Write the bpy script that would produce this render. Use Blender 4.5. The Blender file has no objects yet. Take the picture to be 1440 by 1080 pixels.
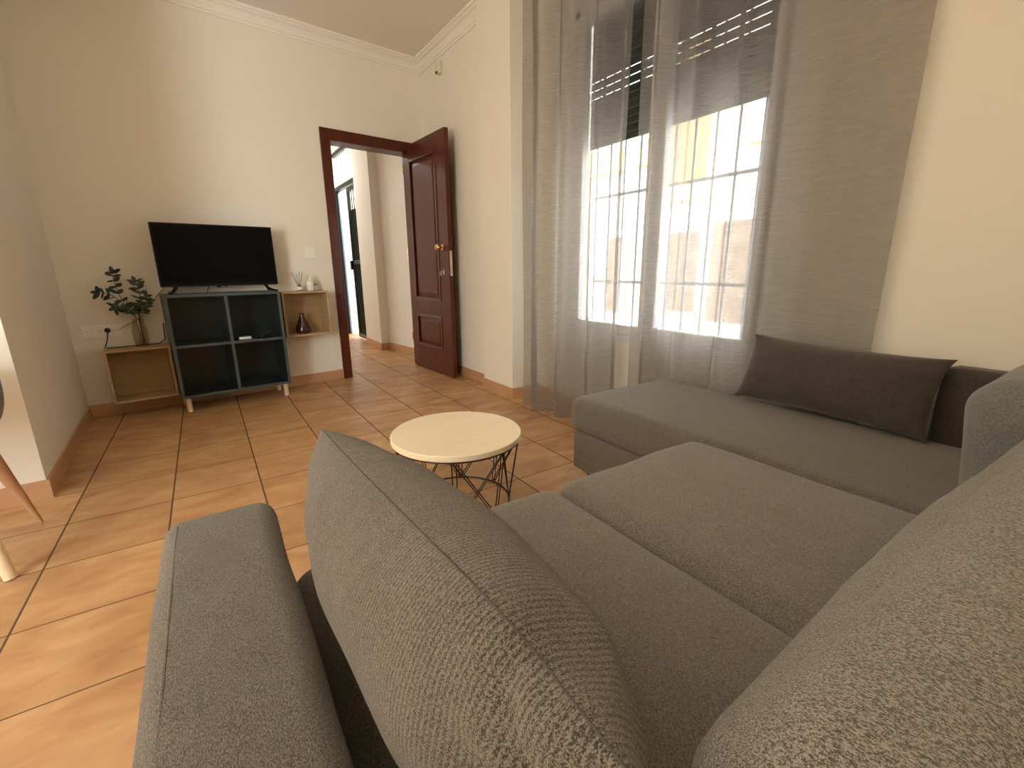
import bpy, bmesh, math, random
from mathutils import Vector, Matrix, noise
random.seed(7)
SC = bpy.context.scene
COL = SC.collection
PI = math.pi
PHI = 0.116                      # the television wall is not square to the floor tiles
TS = 0.335; GX = -0.6588; GY = -2.4793

# ------------------------------------------------------------------ materials
def new_mat(name):
    m = bpy.data.materials.new(name); m.use_nodes = True
    nt = m.node_tree
    b = nt.nodes['Principled BSDF']
    return m, nt, b
def N(nt, typ, **kw):
    n = nt.nodes.new(typ)
    for k, v in kw.items():
        if k.startswith('i_'):
            n.inputs[k[2:].replace('_', ' ')].default_value = v
        else:
            setattr(n, k, v)
    return n
def L(nt, a, b): nt.links.new(a, b)
def rgb(r, g, b): return (r, g, b, 1)
def simple(name, col, rough=0.5, metal=0.0, bump=0.0, bscale=60, var=0.0, vscale=8, spec=0.5, coat=0.0):
    m, nt, b = new_mat(name)
    b.inputs['Base Color'].default_value = rgb(*col)
    b.inputs['Roughness'].default_value = rough
    b.inputs['Metallic'].default_value = metal
    b.inputs['Specular IOR Level'].default_value = spec
    b.inputs['Coat Weight'].default_value = coat
    tc = N(nt, 'ShaderNodeTexCoord')
    if var > 0:
        nz = N(nt, 'ShaderNodeTexNoise', i_Scale=vscale, i_Detail=4.0)
        L(nt, tc.outputs['Object'], nz.inputs['Vector'])
        mx = N(nt, 'ShaderNodeMix', data_type='RGBA')
        mx.inputs['A'].default_value = rgb(*[c * (1 - var) for c in col])
        mx.inputs['B'].default_value = rgb(*[min(1, c * (1 + var)) for c in col])
        L(nt, nz.outputs['Fac'], mx.inputs['Factor'])
        L(nt, mx.outputs['Result'], b.inputs['Base Color'])
    if bump > 0:
        nz2 = N(nt, 'ShaderNodeTexNoise', i_Scale=bscale, i_Detail=5.0)
        L(nt, tc.outputs['Object'], nz2.inputs['Vector'])
        bp = N(nt, 'ShaderNodeBump', i_Strength=bump, i_Distance=0.01)
        L(nt, nz2.outputs['Fac'], bp.inputs['Height'])
        L(nt, bp.outputs['Normal'], b.inputs['Normal'])
    return m

WALL = simple('wall_paint', (0.82, 0.775, 0.675), 0.75, bump=0.04, bscale=45, var=0.015, vscale=1.5, spec=0.25)
CEIL = simple('ceiling_paint', (0.80, 0.745, 0.665), 0.85, spec=0.2)
PLASTER = simple('cornice_plaster', (0.84, 0.80, 0.71), 0.7, spec=0.2)
HALLW = simple('hall_paint', (0.82, 0.79, 0.73), 0.7, spec=0.25)

def tile_material(name, planar=True):
    m, nt, b = new_mat(name)
    geo = N(nt, 'ShaderNodeNewGeometry')
    sp = N(nt, 'ShaderNodeSeparateXYZ'); L(nt, geo.outputs['Position'], sp.inputs[0])
    def axis(out, off):
        a = N(nt, 'ShaderNodeMath', operation='SUBTRACT'); a.inputs[1].default_value = off; L(nt, out, a.inputs[0])
        d = N(nt, 'ShaderNodeMath', operation='DIVIDE'); d.inputs[1].default_value = TS; L(nt, a.outputs[0], d.inputs[0])
        fl = N(nt, 'ShaderNodeMath', operation='FLOOR'); L(nt, d.outputs[0], fl.inputs[0])
        fr = N(nt, 'ShaderNodeMath', operation='FRACT'); L(nt, d.outputs[0], fr.inputs[0])
        h = N(nt, 'ShaderNodeMath', operation='SUBTRACT'); h.inputs[1].default_value = 0.5; L(nt, fr.outputs[0], h.inputs[0])
        ab = N(nt, 'ShaderNodeMath', operation='ABSOLUTE'); L(nt, h.outputs[0], ab.inputs[0])
        return fl.outputs[0], ab.outputs[0]
    fx, ax = axis(sp.outputs['X'], GX); fy, ay = axis(sp.outputs['Y'], GY)
    # x joints (running into depth) read a little wider than the cross joints
    ay2 = N(nt, 'ShaderNodeMath', operation='SUBTRACT'); L(nt, ay, ay2.inputs[0]); ay2.inputs[1].default_value = 0.0025
    mxm = N(nt, 'ShaderNodeMath', operation='MAXIMUM'); L(nt, ax, mxm.inputs[0]); L(nt, ay2.outputs[0], mxm.inputs[1])
    grout = N(nt, 'ShaderNodeMapRange'); grout.inputs['From Min'].default_value = 0.4890; grout.inputs['From Max'].default_value = 0.4925
    L(nt, mxm.outputs[0], grout.inputs['Value'])
    cell = N(nt, 'ShaderNodeCombineXYZ'); L(nt, fx, cell.inputs[0]); L(nt, fy, cell.inputs[1])
    wn = N(nt, 'ShaderNodeTexWhiteNoise'); L(nt, cell.outputs[0], wn.inputs['Vector'])
    # per-tile shift of the mottling
    off = N(nt, 'ShaderNodeVectorMath', operation='SCALE'); off.inputs['Scale'].default_value = 7.0; L(nt, wn.outputs['Color'], off.inputs[0])
    add = N(nt, 'ShaderNodeVectorMath', operation='ADD'); L(nt, geo.outputs['Position'], add.inputs[0]); L(nt, off.outputs[0], add.inputs[1])
    mp = N(nt, 'ShaderNodeMapping'); mp.inputs['Scale'].default_value = (1.0, 2.1, 1.0); mp.inputs['Rotation'].default_value = (0, 0, 0.5)
    L(nt, add.outputs[0], mp.inputs['Vector'])
    nz = N(nt, 'ShaderNodeTexNoise', i_Scale=4.5, i_Detail=5.0, i_Roughness=0.55, i_Distortion=0.6); L(nt, mp.outputs[0], nz.inputs['Vector'])
    cr = N(nt, 'ShaderNodeValToRGB'); L(nt, nz.outputs['Fac'], cr.inputs[0])
    e = cr.color_ramp.elements
    e[0].position = 0.30; e[0].color = rgb(0.39, 0.195, 0.085)
    e[1].position = 0.72; e[1].color = rgb(0.61, 0.375, 0.185)
    k = e.new(0.52); k.color = rgb(0.50, 0.285, 0.128)
    hs = N(nt, 'ShaderNodeHueSaturation'); L(nt, cr.outputs[0], hs.inputs['Color'])
    vr = N(nt, 'ShaderNodeMapRange'); vr.inputs['To Min'].default_value = 0.9; vr.inputs['To Max'].default_value = 1.08
    L(nt, wn.outputs['Value'], vr.inputs['Value']); L(nt, vr.outputs[0], hs.inputs['Value'])
    mx = N(nt, 'ShaderNodeMix', data_type='RGBA'); L(nt, grout.outputs[0], mx.inputs['Factor'])
    L(nt, hs.outputs[0], mx.inputs['A']); mx.inputs['B'].default_value = rgb(0.105, 0.062, 0.030)
    L(nt, mx.outputs['Result'], b.inputs['Base Color'])
    rr = N(nt, 'ShaderNodeMapRange'); rr.inputs['To Min'].default_value = 0.265; rr.inputs['To Max'].default_value = 0.8
    L(nt, grout.outputs[0], rr.inputs['Value'])
    nzr = N(nt, 'ShaderNodeTexNoise', i_Scale=14.0, i_Detail=3.0); L(nt, geo.outputs['Position'], nzr.inputs['Vector'])
    ra = N(nt, 'ShaderNodeMath', operation='MULTIPLY_ADD'); L(nt, nzr.outputs['Fac'], ra.inputs[0]); ra.inputs[1].default_value = 0.22; L(nt, rr.outputs[0], ra.inputs[2])
    L(nt, ra.outputs[0], b.inputs['Roughness'])
    inv = N(nt, 'ShaderNodeMath', operation='SUBTRACT'); inv.inputs[0].default_value = 1.0; L(nt, grout.outputs[0], inv.inputs[1])
    nzb = N(nt, 'ShaderNodeTexNoise', i_Scale=9.0, i_Detail=3.0); L(nt, geo.outputs['Position'], nzb.inputs['Vector'])
    ad = N(nt, 'ShaderNodeMath', operation='MULTIPLY_ADD'); L(nt, nzb.outputs['Fac'], ad.inputs[0]); ad.inputs[1].default_value = 0.35; L(nt, inv.outputs[0], ad.inputs[2])
    bp = N(nt, 'ShaderNodeBump', i_Strength=0.25, i_Distance=0.002); L(nt, ad.outputs[0], bp.inputs['Height'])
    L(nt, bp.outputs['Normal'], b.inputs['Normal'])
    b.inputs['Specular IOR Level'].default_value = 0.45
    return m
TILE = tile_material('terracotta_tiles')
SKIRT = simple('terracotta_skirting', (0.53, 0.30, 0.155), 0.4, var=0.18, vscale=7)

def wood(name, c1, c2, rough=0.45, sc=(3, 30, 3), coat=0.0, spec=0.5):
    m, nt, b = new_mat(name)
    tc = N(nt, 'ShaderNodeTexCoord')
    mp = N(nt, 'ShaderNodeMapping'); mp.inputs['Scale'].default_value = sc
    L(nt, tc.outputs['Object'], mp.inputs['Vector'])
    nz = N(nt, 'ShaderNodeTexNoise', i_Scale=2.0, i_Detail=7.0, i_Roughness=0.6, i_Distortion=0.4); L(nt, mp.outputs[0], nz.inputs['Vector'])
    cr = N(nt, 'ShaderNodeValToRGB'); L(nt, nz.outputs['Fac'], cr.inputs[0])
    cr.color_ramp.elements[0].position = 0.3; cr.color_ramp.elements[0].color = rgb(*c1)
    cr.color_ramp.elements[1].position = 0.7; cr.color_ramp.elements[1].color = rgb(*c2)
    L(nt, cr.outputs[0], b.inputs['Base Color'])
    b.inputs['Roughness'].default_value = rough; b.inputs['Coat Weight'].default_value = coat
    b.inputs['Specular IOR Level'].default_value = spec
    bp = N(nt, 'ShaderNodeBump', i_Strength=0.08, i_Distance=0.002); L(nt, nz.outputs['Fac'], bp.inputs['Height']); L(nt, bp.outputs['Normal'], b.inputs['Normal'])
    return m
MAHOG = wood('mahogany', (0.062, 0.0092, 0.0035), (0.110, 0.0175, 0.006), 0.36, (14, 14, 1.2), coat=0.05, spec=0.35)
MAHOG_D = wood('mahogany_moulding', (0.055, 0.008, 0.004), (0.08, 0.014, 0.007), 0.28, (14, 14, 1.2), coat=0.25)
OAK = wood('light_oak', (0.40, 0.275, 0.14), (0.50, 0.36, 0.20), 0.5, (2.5, 20, 25))
OAK_SHADE = wood('oak_shaded', (0.34, 0.22, 0.10), (0.43, 0.29, 0.14), 0.55, (2.5, 20, 25))  # same oak as the frame, darkened for the shade inside the boxes
PALE = wood('pale_wood_top', (0.82, 0.70, 0.47), (0.88, 0.775, 0.56), 0.42, (3, 22, 3))
BIRCH = wood('birch_legs', (0.70, 0.53, 0.31), (0.80, 0.64, 0.41), 0.45, (20, 20, 2))
BIRCH_SHADE = wood('birch_legs_shaded', (0.42, 0.22, 0.10), (0.50, 0.27, 0.13), 0.45, (20, 20, 2))  # same chair wood, with the shade on the far legs put into its colour

TEAL = simple('teal_lacquer', (0.013, 0.023, 0.022), 0.30, var=0.05)
EDGE = simple('teal_lit_edge', (0.065, 0.088, 0.088), 0.4)  # front edges of the teal unit, the light they catch put into the colour
BLACKP = simple('black_plastic', (0.005, 0.005, 0.005), 0.4, spec=0.3)
SCREEN = simple('tv_screen', (0.0015, 0.0015, 0.0018), 0.45, spec=0.10)
WHITEP = simple('white_plastic', (0.88, 0.86, 0.78), 0.35)
WHITEP2 = simple('cream_plastic', (0.72, 0.69, 0.50), 0.4)
BLACKM = simple('brown_black_wire', (0.018, 0.008, 0.006), 0.4, spec=0.4)
BRASS = simple('brass', (0.85, 0.60, 0.22), 0.2, metal=1.0)
STEEL = simple('brushed_steel', (0.72, 0.66, 0.56), 0.35, metal=0.8)
LEAF = simple('eucalyptus_leaf', (0.028, 0.045, 0.022), 0.55, var=0.35, vscale=20)
STEM = simple('plant_stem', (0.06, 0.045, 0.022), 0.6)
CORD = simple('black_cord', (0.02, 0.017, 0.014), 0.5)
CORDG = simple('grey_cord', (0.42, 0.37, 0.30), 0.6)
SHUT = simple('shutter_green', (0.020, 0.030, 0.022), 0.45)
GREEN = simple('dark_green_iron', (0.010, 0.024, 0.020), 0.4)
IRON = simple('grille_iron', (0.50, 0.50, 0.54), 0.5)
PVC = simple('white_window_frame', (0.78, 0.78, 0.80), 0.35)
FAC = simple('facade_plaster', (0.88, 0.87, 0.83), 0.9, var=0.03)
FACY = simple('facade_ochre', (0.80, 0.66, 0.28), 0.9, var=0.06)
FACB = simple('facade_brown_stone', (0.20, 0.15, 0.115), 0.9, var=0.5, vscale=9)
FACB2 = simple('facade_orange_brick', (0.36, 0.20, 0.10), 0.9, var=0.35, vscale=12)
PAVE = simple('street_paving', (0.55, 0.53, 0.50), 0.9, var=0.1)
BLUE = simple('pale_blue', (0.52, 0.64, 0.88), 0.5)
GREYSHELL = simple('grey_shell', (0.20, 0.20, 0.215), 0.6)

def glass_mat(name, col, rough=0.02, thin=True, alpha=0.25):
    m, nt, b = new_mat(name)
    out = nt.nodes['Material Output']
    tr = N(nt, 'ShaderNodeBsdfTransparent'); tr.inputs['Color'].default_value = rgb(*col)
    gl = N(nt, 'ShaderNodeBsdfGlossy'); gl.inputs['Roughness'].default_value = rough
    fr = N(nt, 'ShaderNodeFresnel'); fr.inputs['IOR'].default_value = 1.45
    mp = N(nt, 'ShaderNodeMath', operation='ADD'); mp.inputs[1].default_value = alpha; L(nt, fr.outputs[0], mp.inputs[0])
    ge = N(nt, 'ShaderNodeNewGeometry'); ib = N(nt, 'ShaderNodeMath', operation='SUBTRACT'); ib.inputs[0].default_value = 1.0; L(nt, ge.outputs['Backfacing'], ib.inputs[1])
    mm = N(nt, 'ShaderNodeMath', operation='MULTIPLY', use_clamp=True); L(nt, mp.outputs[0], mm.inputs[0]); L(nt, ib.outputs[0], mm.inputs[1])
    mx = N(nt, 'ShaderNodeMixShader'); L(nt, mm.outputs[0], mx.inputs[0]); L(nt, tr.outputs[0], mx.inputs[1]); L(nt, gl.outputs[0], mx.inputs[2])
    L(nt, mx.outputs[0], out.inputs['Surface'])
    return m
GLASS = glass_mat('window_glass', (0.96, 0.98, 0.97), alpha=0.0)
VASEG = glass_mat('vase_glass', (0.80, 0.76, 0.68), alpha=0.05)
AMBER = simple('plum_glass', (0.045, 0.008, 0.007), 0.08, spec=0.6, coat=0.4)
CLEARG = glass_mat('clear_glass', (0.88, 0.86, 0.78), alpha=0.06)

def fabric(name, dark, light, speck=320, bump=0.6, rot=(0, 0, 0), stretch=0.5, contrast=(0.40, 0.60), mottle=0.15, rows=0.0):
    """heathered tweed: short flecks at two scales, a little broad mottling"""
    m, nt, b = new_mat(name)
    tc = N(nt, 'ShaderNodeTexCoord')
    mp = N(nt, 'ShaderNodeMapping'); mp.inputs['Rotation'].default_value = rot; mp.inputs['Scale'].default_value = (1, stretch, 1)
    L(nt, tc.outputs['Object'], mp.inputs['Vector'])
    n1 = N(nt, 'ShaderNodeTexNoise', i_Scale=float(speck), i_Detail=2.0, i_Roughness=0.65); L(nt, mp.outputs[0], n1.inputs['Vector'])
    n2 = N(nt, 'ShaderNodeTexNoise', i_Scale=float(speck) / 22, i_Detail=3.0); L(nt, mp.outputs[0], n2.inputs['Vector'])
    mp3 = N(nt, 'ShaderNodeMapping'); mp3.inputs['Rotation'].default_value = (rot[0] + 0.6, rot[1] + 0.9, rot[2] - 0.7); mp3.inputs['Scale'].default_value = (1, 1, 0.35)
    L(nt, tc.outputs['Object'], mp3.inputs['Vector'])
    n3 = N(nt, 'ShaderNodeTexNoise', i_Scale=float(speck) * 1.9, i_Detail=1.0); L(nt, mp3.outputs[0], n3.inputs['Vector'])
    a = N(nt, 'ShaderNodeMath', operation='MULTIPLY_ADD'); L(nt, n2.outputs['Fac'], a.inputs[0]); a.inputs[1].default_value = mottle; L(nt, n1.outputs['Fac'], a.inputs[2])
    a2 = N(nt, 'ShaderNodeMath', operation='MULTIPLY_ADD'); L(nt, n3.outputs['Fac'], a2.inputs[0]); a2.inputs[1].default_value = 0.6; L(nt, a.outputs[0], a2.inputs[2])
    s = N(nt, 'ShaderNodeMath', operation='SUBTRACT'); L(nt, a2.outputs[0], s.inputs[0]); s.inputs[1].default_value = 0.3 + mottle / 2
    h = s.outputs[0]
    if rows > 0:
        w = N(nt, 'ShaderNodeTexWave', i_Scale=62.0, i_Distortion=1.2, i_Detail=1.0); w.bands_direction = 'X'
        w.inputs['Detail Scale'].default_value = 12.0
        L(nt, tc.outputs['Object'], w.inputs['Vector'])
        q = N(nt, 'ShaderNodeMath', operation='MULTIPLY_ADD'); L(nt, w.outputs['Fac'], q.inputs[0]); q.inputs[1].default_value = rows; L(nt, h, q.inputs[2])
        q2 = N(nt, 'ShaderNodeMath', operation='SUBTRACT'); L(nt, q.outputs[0], q2.inputs[0]); q2.inputs[1].default_value = rows * 0.5
        h = q2.outputs[0]
    cr = N(nt, 'ShaderNodeValToRGB'); L(nt, h, cr.inputs[0])
    cr.color_ramp.elements[0].position = contrast[0]; cr.color_ramp.elements[0].color = rgb(*dark)
    cr.color_ramp.elements[1].position = contrast[1]; cr.color_ramp.elements[1].color = rgb(*light)
    L(nt, cr.outputs[0], b.inputs['Base Color'])
    b.inputs['Roughness'].default_value = 0.95
    b.inputs['Specular IOR Level'].default_value = 0.1
    b.inputs['Sheen Weight'].default_value = 0.3; b.inputs['Sheen Roughness'].default_value = 0.5
    b.inputs['Sheen Tint'].default_value = rgb(0.9, 0.87, 0.8)
    bp = N(nt, 'ShaderNodeBump', i_Strength=bump, i_Distance=0.004); L(nt, h, bp.inputs['Height'])
    L(nt, bp.outputs['Normal'], b.inputs['Normal'])
    return m
F_ARM = fabric('tweed_armrest', (0.075, 0.069, 0.061), (0.235, 0.22, 0.197), 850, 0.55, rot=(0, 0, 0.6), mottle=0.10)
F_BACK = fabric('tweed_back_cushion', (0.085, 0.077, 0.068), (0.36, 0.335, 0.30), 820, 0.6, rot=(0, 0, 0.9), mottle=0.06)
F_PIL = fabric('tweed_pillow', (0.050, 0.044, 0.038), (0.25, 0.226, 0.197), 850, 0.6, rot=(0, 0.3, 0), rows=0.13, mottle=0.12)
F_SEAT = fabric('tweed_seat', (0.125, 0.113, 0.101), (0.265, 0.242, 0.217), 600, 0.4, mottle=0.08)
F_SEAT2 = fabric('tweed_chaise', (0.095, 0.084, 0.075), (0.19, 0.17, 0.15), 600, 0.35, mottle=0.08)
F_DARK = fabric('brown_grey_weave', (0.046, 0.037, 0.032), (0.090, 0.075, 0.065), 560, 0.3)
F_BLUE = fabric('blue_grey_weave', (0.125, 0.132, 0.125), (0.19, 0.197, 0.185), 460, 0.25)
SEAM = simple('seam_thread', (0.10, 0.092, 0.08), 0.9, spec=0.1)

def curtain_mat(name):
    m, nt, b = new_mat(name)
    out = nt.nodes['Material Output']
    geo = N(nt, 'ShaderNodeNewGeometry')
    mp = N(nt, 'ShaderNodeMapping'); mp.inputs['Scale'].default_value = (16, 16, 420)
    L(nt, geo.outputs['Position'], mp.inputs['Vector'])
    n1 = N(nt, 'ShaderNodeTexNoise', i_Scale=1.0, i_Detail=3.0, i_Roughness=0.6); L(nt, mp.outputs[0], n1.inputs['Vector'])
    mp2 = N(nt, 'ShaderNodeMapping'); mp2.inputs['Scale'].default_value = (420, 420, 6)
    L(nt, geo.outputs['Position'], mp2.inputs['Vector'])
    n2 = N(nt, 'ShaderNodeTexNoise', i_Scale=1.0, i_Detail=2.0); L(nt, mp2.outputs[0], n2.inputs['Vector'])
    av = N(nt, 'ShaderNodeMath', operation='MULTIPLY_ADD'); L(nt, n2.outputs['Fac'], av.inputs[0]); av.inputs[1].default_value = 0.2; L(nt, n1.outputs['Fac'], av.inputs[2])
    col = N(nt, 'ShaderNodeValToRGB'); L(nt, av.outputs[0], col.inputs[0])
    col.color_ramp.elements[0].position = 0.40; col.color_ramp.elements[0].color = rgb(0.205, 0.194, 0.185)
    col.color_ramp.elements[1].position = 0.80; col.color_ramp.elements[1].color = rgb(0.305, 0.290, 0.278)
    di = N(nt, 'ShaderNodeBsdfDiffuse'); L(nt, col.outputs[0], di.inputs['Color'])
    tl = N(nt, 'ShaderNodeBsdfTranslucent'); tl.inputs['Color'].default_value = rgb(0.46, 0.44, 0.42)
    mx = N(nt, 'ShaderNodeMixShader'); mx.inputs[0].default_value = 0.42; L(nt, di.outputs[0], mx.inputs[1]); L(nt, tl.outputs[0], mx.inputs[2])
    tr = N(nt, 'ShaderNodeBsdfTransparent')
    # open weave: looking along the cloth closes it up
    lw = N(nt, 'ShaderNodeLayerWeight'); lw.inputs['Blend'].default_value = 0.35
    mr = N(nt, 'ShaderNodeMapRange'); mr.inputs['From Min'].default_value = 0.38; mr.inputs['From Max'].default_value = 0.82
    mr.inputs['To Min'].default_value = 0.50; mr.inputs['To Max'].default_value = 0.30
    L(nt, av.outputs[0], mr.inputs['Value'])
    fc = N(nt, 'ShaderNodeMath', operation='MULTIPLY_ADD'); L(nt, lw.outputs['Facing'], fc.inputs[0]); fc.inputs[1].default_value = -0.35; L(nt, mr.outputs[0], fc.inputs[2])
    cl = N(nt, 'ShaderNodeClamp'); L(nt, fc.outputs[0], cl.inputs[0]); cl.inputs['Min'].default_value = 0.02
    m2 = N(nt, 'ShaderNodeMixShader'); L(nt, cl.outputs[0], m2.inputs[0]); L(nt, mx.outputs[0], m2.inputs[1]); L(nt, tr.outputs[0], m2.inputs[2])
    L(nt, m2.outputs[0], out.inputs['Surface'])
    return m
SHEER = curtain_mat('sheer_linen')

# ------------------------------------------------------------------ object helpers
def link(name, bm, mat, parent=None, smooth=True, ang=40):
    me = bpy.data.meshes.new(name)
    bmesh.ops.recalc_face_normals(bm, faces=bm.faces)
    bm.to_mesh(me); bm.free()
    for p in me.polygons: p.use_smooth = smooth
    if smooth:
        me.set_sharp_from_angle(angle=math.radians(ang))
    o = bpy.data.objects.new(name, me); COL.objects.link(o)
    mats = mat if isinstance(mat, (list, tuple)) else [mat]
    for m in mats: me.materials.append(m)
    if parent: o.parent = parent
    return o
def thing(name, label, cat, loc=(0, 0, 0), rz=0, group=None):
    o = bpy.data.objects.new(name, None); COL.objects.link(o)
    o.empty_display_size = 0.1
    o.location = loc; o.rotation_euler = (0, 0, rz)
    return tag(o, label, cat, group)
def tag(o, label, cat, group=None):
    o['label'] = label; o['category'] = cat
    if group: o['group'] = group
    return o
def struct(o):
    o['kind'] = 'structure'; return o
def box(bm, x0, x1, y0, y1, z0, z1, bev=0.0, seg=2):
    r = bmesh.ops.create_cube(bm, size=1)
    vs = r['verts']
    for v in vs:
        v.co = Vector(((x0 + x1) / 2 + v.co.x * (x1 - x0), (y0 + y1) / 2 + v.co.y * (y1 - y0), (z0 + z1) / 2 + v.co.z * (z1 - z0)))
    if bev > 0:
        es = list({e for v in vs for e in v.link_edges})
        bmesh.ops.bevel(bm, geom=es, offset=bev, segments=seg, profile=0.5, affect='EDGES')
    return bm
def cyl(bm, p0, p1, r0, r1=None, n=20, caps=True):
    r1 = r0 if r1 is None else r1
    p0 = Vector(p0); p1 = Vector(p1); d = p1 - p0
    rot = d.to_track_quat('Z', 'Y').to_matrix().to_4x4()
    M = Matrix.Translation((p0 + p1) / 2) @ rot
    bmesh.ops.create_cone(bm, cap_ends=caps, segments=n, radius1=r0, radius2=r1, depth=d.length, matrix=M)
    return bm
def tube(bm, pts, r, n=8):
    pts = [Vector(p) for p in pts]; rings = []
    up = Vector((0, 0, 1))
    for i, p in enumerate(pts):
        t = (pts[min(i + 1, len(pts) - 1)] - pts[max(i - 1, 0)]).normalized()
        a = t.cross(up)
        if a.length < 1e-3: a = t.cross(Vector((1, 0, 0)))
        a.normalize(); b2 = t.cross(a).normalized()
        rr = r[i] if isinstance(r, (list, tuple)) else r
        rings.append([bm.verts.new(p + a * math.cos(k * 2 * PI / n) * rr + b2 * math.sin(k * 2 * PI / n) * rr) for k in range(n)])
    for i in range(len(rings) - 1):
        for k in range(n):
            bm.faces.new((rings[i][k], rings[i][(k + 1) % n], rings[i + 1][(k + 1) % n], rings[i + 1][k]))
    bm.faces.new(rings[0][::-1]); bm.faces.new(rings[-1])
    return bm
def lathe(bm, prof, n=32, c=(0, 0, 0), close=False):
    rings = []
    for (r, z) in prof:
        if r < 1e-5: rings.append([bm.verts.new((c[0], c[1], c[2] + z))])
        else: rings.append([bm.verts.new((c[0] + r * math.cos(k * 2 * PI / n), c[1] + r * math.sin(k * 2 * PI / n), c[2] + z)) for k in range(n)])
    for i in range(len(rings) - 1):
        A, B = rings[i], rings[i + 1]
        for k in range(n):
            a = A[k % len(A)]; b = A[(k + 1) % len(A)]; c2 = B[(k + 1) % len(B)]; d = B[k % len(B)]
            f = []
            for q in (a, b, c2, d):
                if q not in f: f.append(q)
            if len(f) > 2:
                bm.faces.new(f)
    return bm
def ring(bm, c, R, r, n=64, m=8):
    g = []
    for i in range(n):
        a = i * 2 * PI / n
        g.append([bm.verts.new((c[0] + (R + r * math.cos(j * 2 * PI / m)) * math.cos(a), c[1] + (R + r * math.cos(j * 2 * PI / m)) * math.sin(a), c[2] + r * math.sin(j * 2 * PI / m))) for j in range(m)])
    for i in range(n):
        for j in range(m):
            bm.faces.new((g[i][j], g[(i + 1) % n][j], g[(i + 1) % n][(j + 1) % m], g[i][(j + 1) % m]))
    return bm
def prism(bm, pts, z0, z1):
    lo = [bm.verts.new((x, y, z0)) for x, y in pts]; hi = [bm.verts.new((x, y, z1)) for x, y in pts]
    n = len(pts)
    for i in range(n): bm.faces.new((lo[i], lo[(i + 1) % n], hi[(i + 1) % n], hi[i]))
    bm.faces.new(lo[::-1]); bm.faces.new(hi)
    return bm
def soft_box(w, d, h, r, puff=(0, 0, 0), n=26, wob=0.004, seed=0, edge=0.0, corner_pinch=0.0):
    """upholstery block centred on the origin: rounded edges, bulging faces, slight sag"""
    bm = bmesh.new(); vm = {}
    def key(i, j, k): return (i, j, k)
    hx, hy, hz = w / 2, d / 2, h / 2
    def place(i, j, k):
        if (i, j, k) in vm: return vm[(i, j, k)]
        u, v, t = 2 * i / n - 1, 2 * j / n - 1, 2 * k / n - 1
        # denser near the edges
        f = lambda s: math.copysign(1 - (1 - abs(s)) ** 1.5, s) * 0.55 + s * 0.45
        u, v, t = f(u), f(v), f(t)
        p = Vector((u * hx, v * hy, t * hz))
        q = Vector((max(-hx + r, min(hx - r, p.x)), max(-hy + r, min(hy - r, p.y)), max(-hz + r, min(hz - r, p.z))))
        dd = p - q
        if dd.length > 1e-9: p = q + dd.normalized() * r
        e = lambda s: max(0.0, 1 - abs(s) ** 2.2)
        p.x += math.copysign(puff[0] * e(v) * e(t), u) if abs(u) > 0.3 else 0
        p.y += math.copysign(puff[1] * e(u) * e(t), v) if abs(v) > 0.3 else 0
        p.z += math.copysign(puff[2] * e(u) * e(v), t) * min(1, abs(t) * 1.2)
        if wob:
            s = noise.noise_vector(Vector((p.x * 5 + seed, p.y * 5, p.z * 5)))
            p += s * wob + noise.noise_vector(Vector((p.x * 14 + seed, p.y * 14, p.z * 14))) * wob * 0.3
        vm[(i, j, k)] = bm.verts.new(p); return vm[(i, j, k)]
    for a in range(n):
        for b in range(n):
            for s in (0, n):
                bm.faces.new([place(a, b, s), place(a + 1, b, s), place(a + 1, b + 1, s), place(a, b + 1, s)])
                bm.faces.new([place(a, s, b), place(a + 1, s, b), place(a + 1, s, b + 1), place(a, s, b + 1)])
                bm.faces.new([place(s, a, b), place(s, a + 1, b), place(s, a + 1, b + 1), place(s, a, b + 1)])
    return bm
def pillow_pt(u, v, side, Lh, Hh, T, seed=0, dog=0.04):
    """u along length, v along height, both -1..1"""
    cu = 1 - abs(u) ** 2.6; cv = 1 - abs(v) ** 2.4
    t = T * max(0, cu) ** 0.55 * max(0, cv) ** 0.6
    # edges pull in between the corners
    x = u * Lh * (1 - 0.035 * (1 - v * v)) * (1 + dog * abs(u * v) ** 6)
    z = v * Hh * (1 - 0.06 * (1 - abs(u) ** 2)) * (1 + dog * abs(u * v) ** 6)
    w = noise.noise(Vector((x * 7 + seed, z * 9, side * 3.0))) * 0.010 * min(1, t / T * 1.6)
    # puckers running in from the side seams
    pk = 0.0045 * math.sin(v * 15 + seed + 2 * noise.noise(Vector((x * 5, z * 5, seed)))) * (abs(u) ** 6) * min(1, t / T * 2)
    return Vector((x, side * (t + pk) + w, z))
def pillow(Lx, H, T, seed=0, n=90, m=56, fn=None):
    bm = bmesh.new(); V = {}
    for s in (-1, 1):
        for i in range(n + 1):
            for j in range(m + 1):
                u = math.sin((2 * i / n - 1) * PI / 2); v = math.sin((2 * j / m - 1) * PI / 2)
                if (i in (0, n) or j in (0, m)):
                    if s == 1: V[(s, i, j)] = V[(-1, i, j)]; continue
                p = pillow_pt(u, v, s, Lx / 2, H / 2, T / 2, seed)
                if fn: p = fn(p, u, v, s)
                V[(s, i, j)] = bm.verts.new(p)
        for i in range(n):
            for j in range(m):
                f = [V[(s, i, j)], V[(s, i + 1, j)], V[(s, i + 1, j + 1)], V[(s, i, j + 1)]]
                bm.faces.new(f)
    edge = [Vector(V[(-1, i, m)].co) for i in range(n + 1)]
    side0 = [Vector(V[(-1, 0, j)].co) for j in range(m + 1)]
    side1 = [Vector(V[(-1, n, j)].co) for j in range(m + 1)]
    return bm, edge, side0, side1

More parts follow.
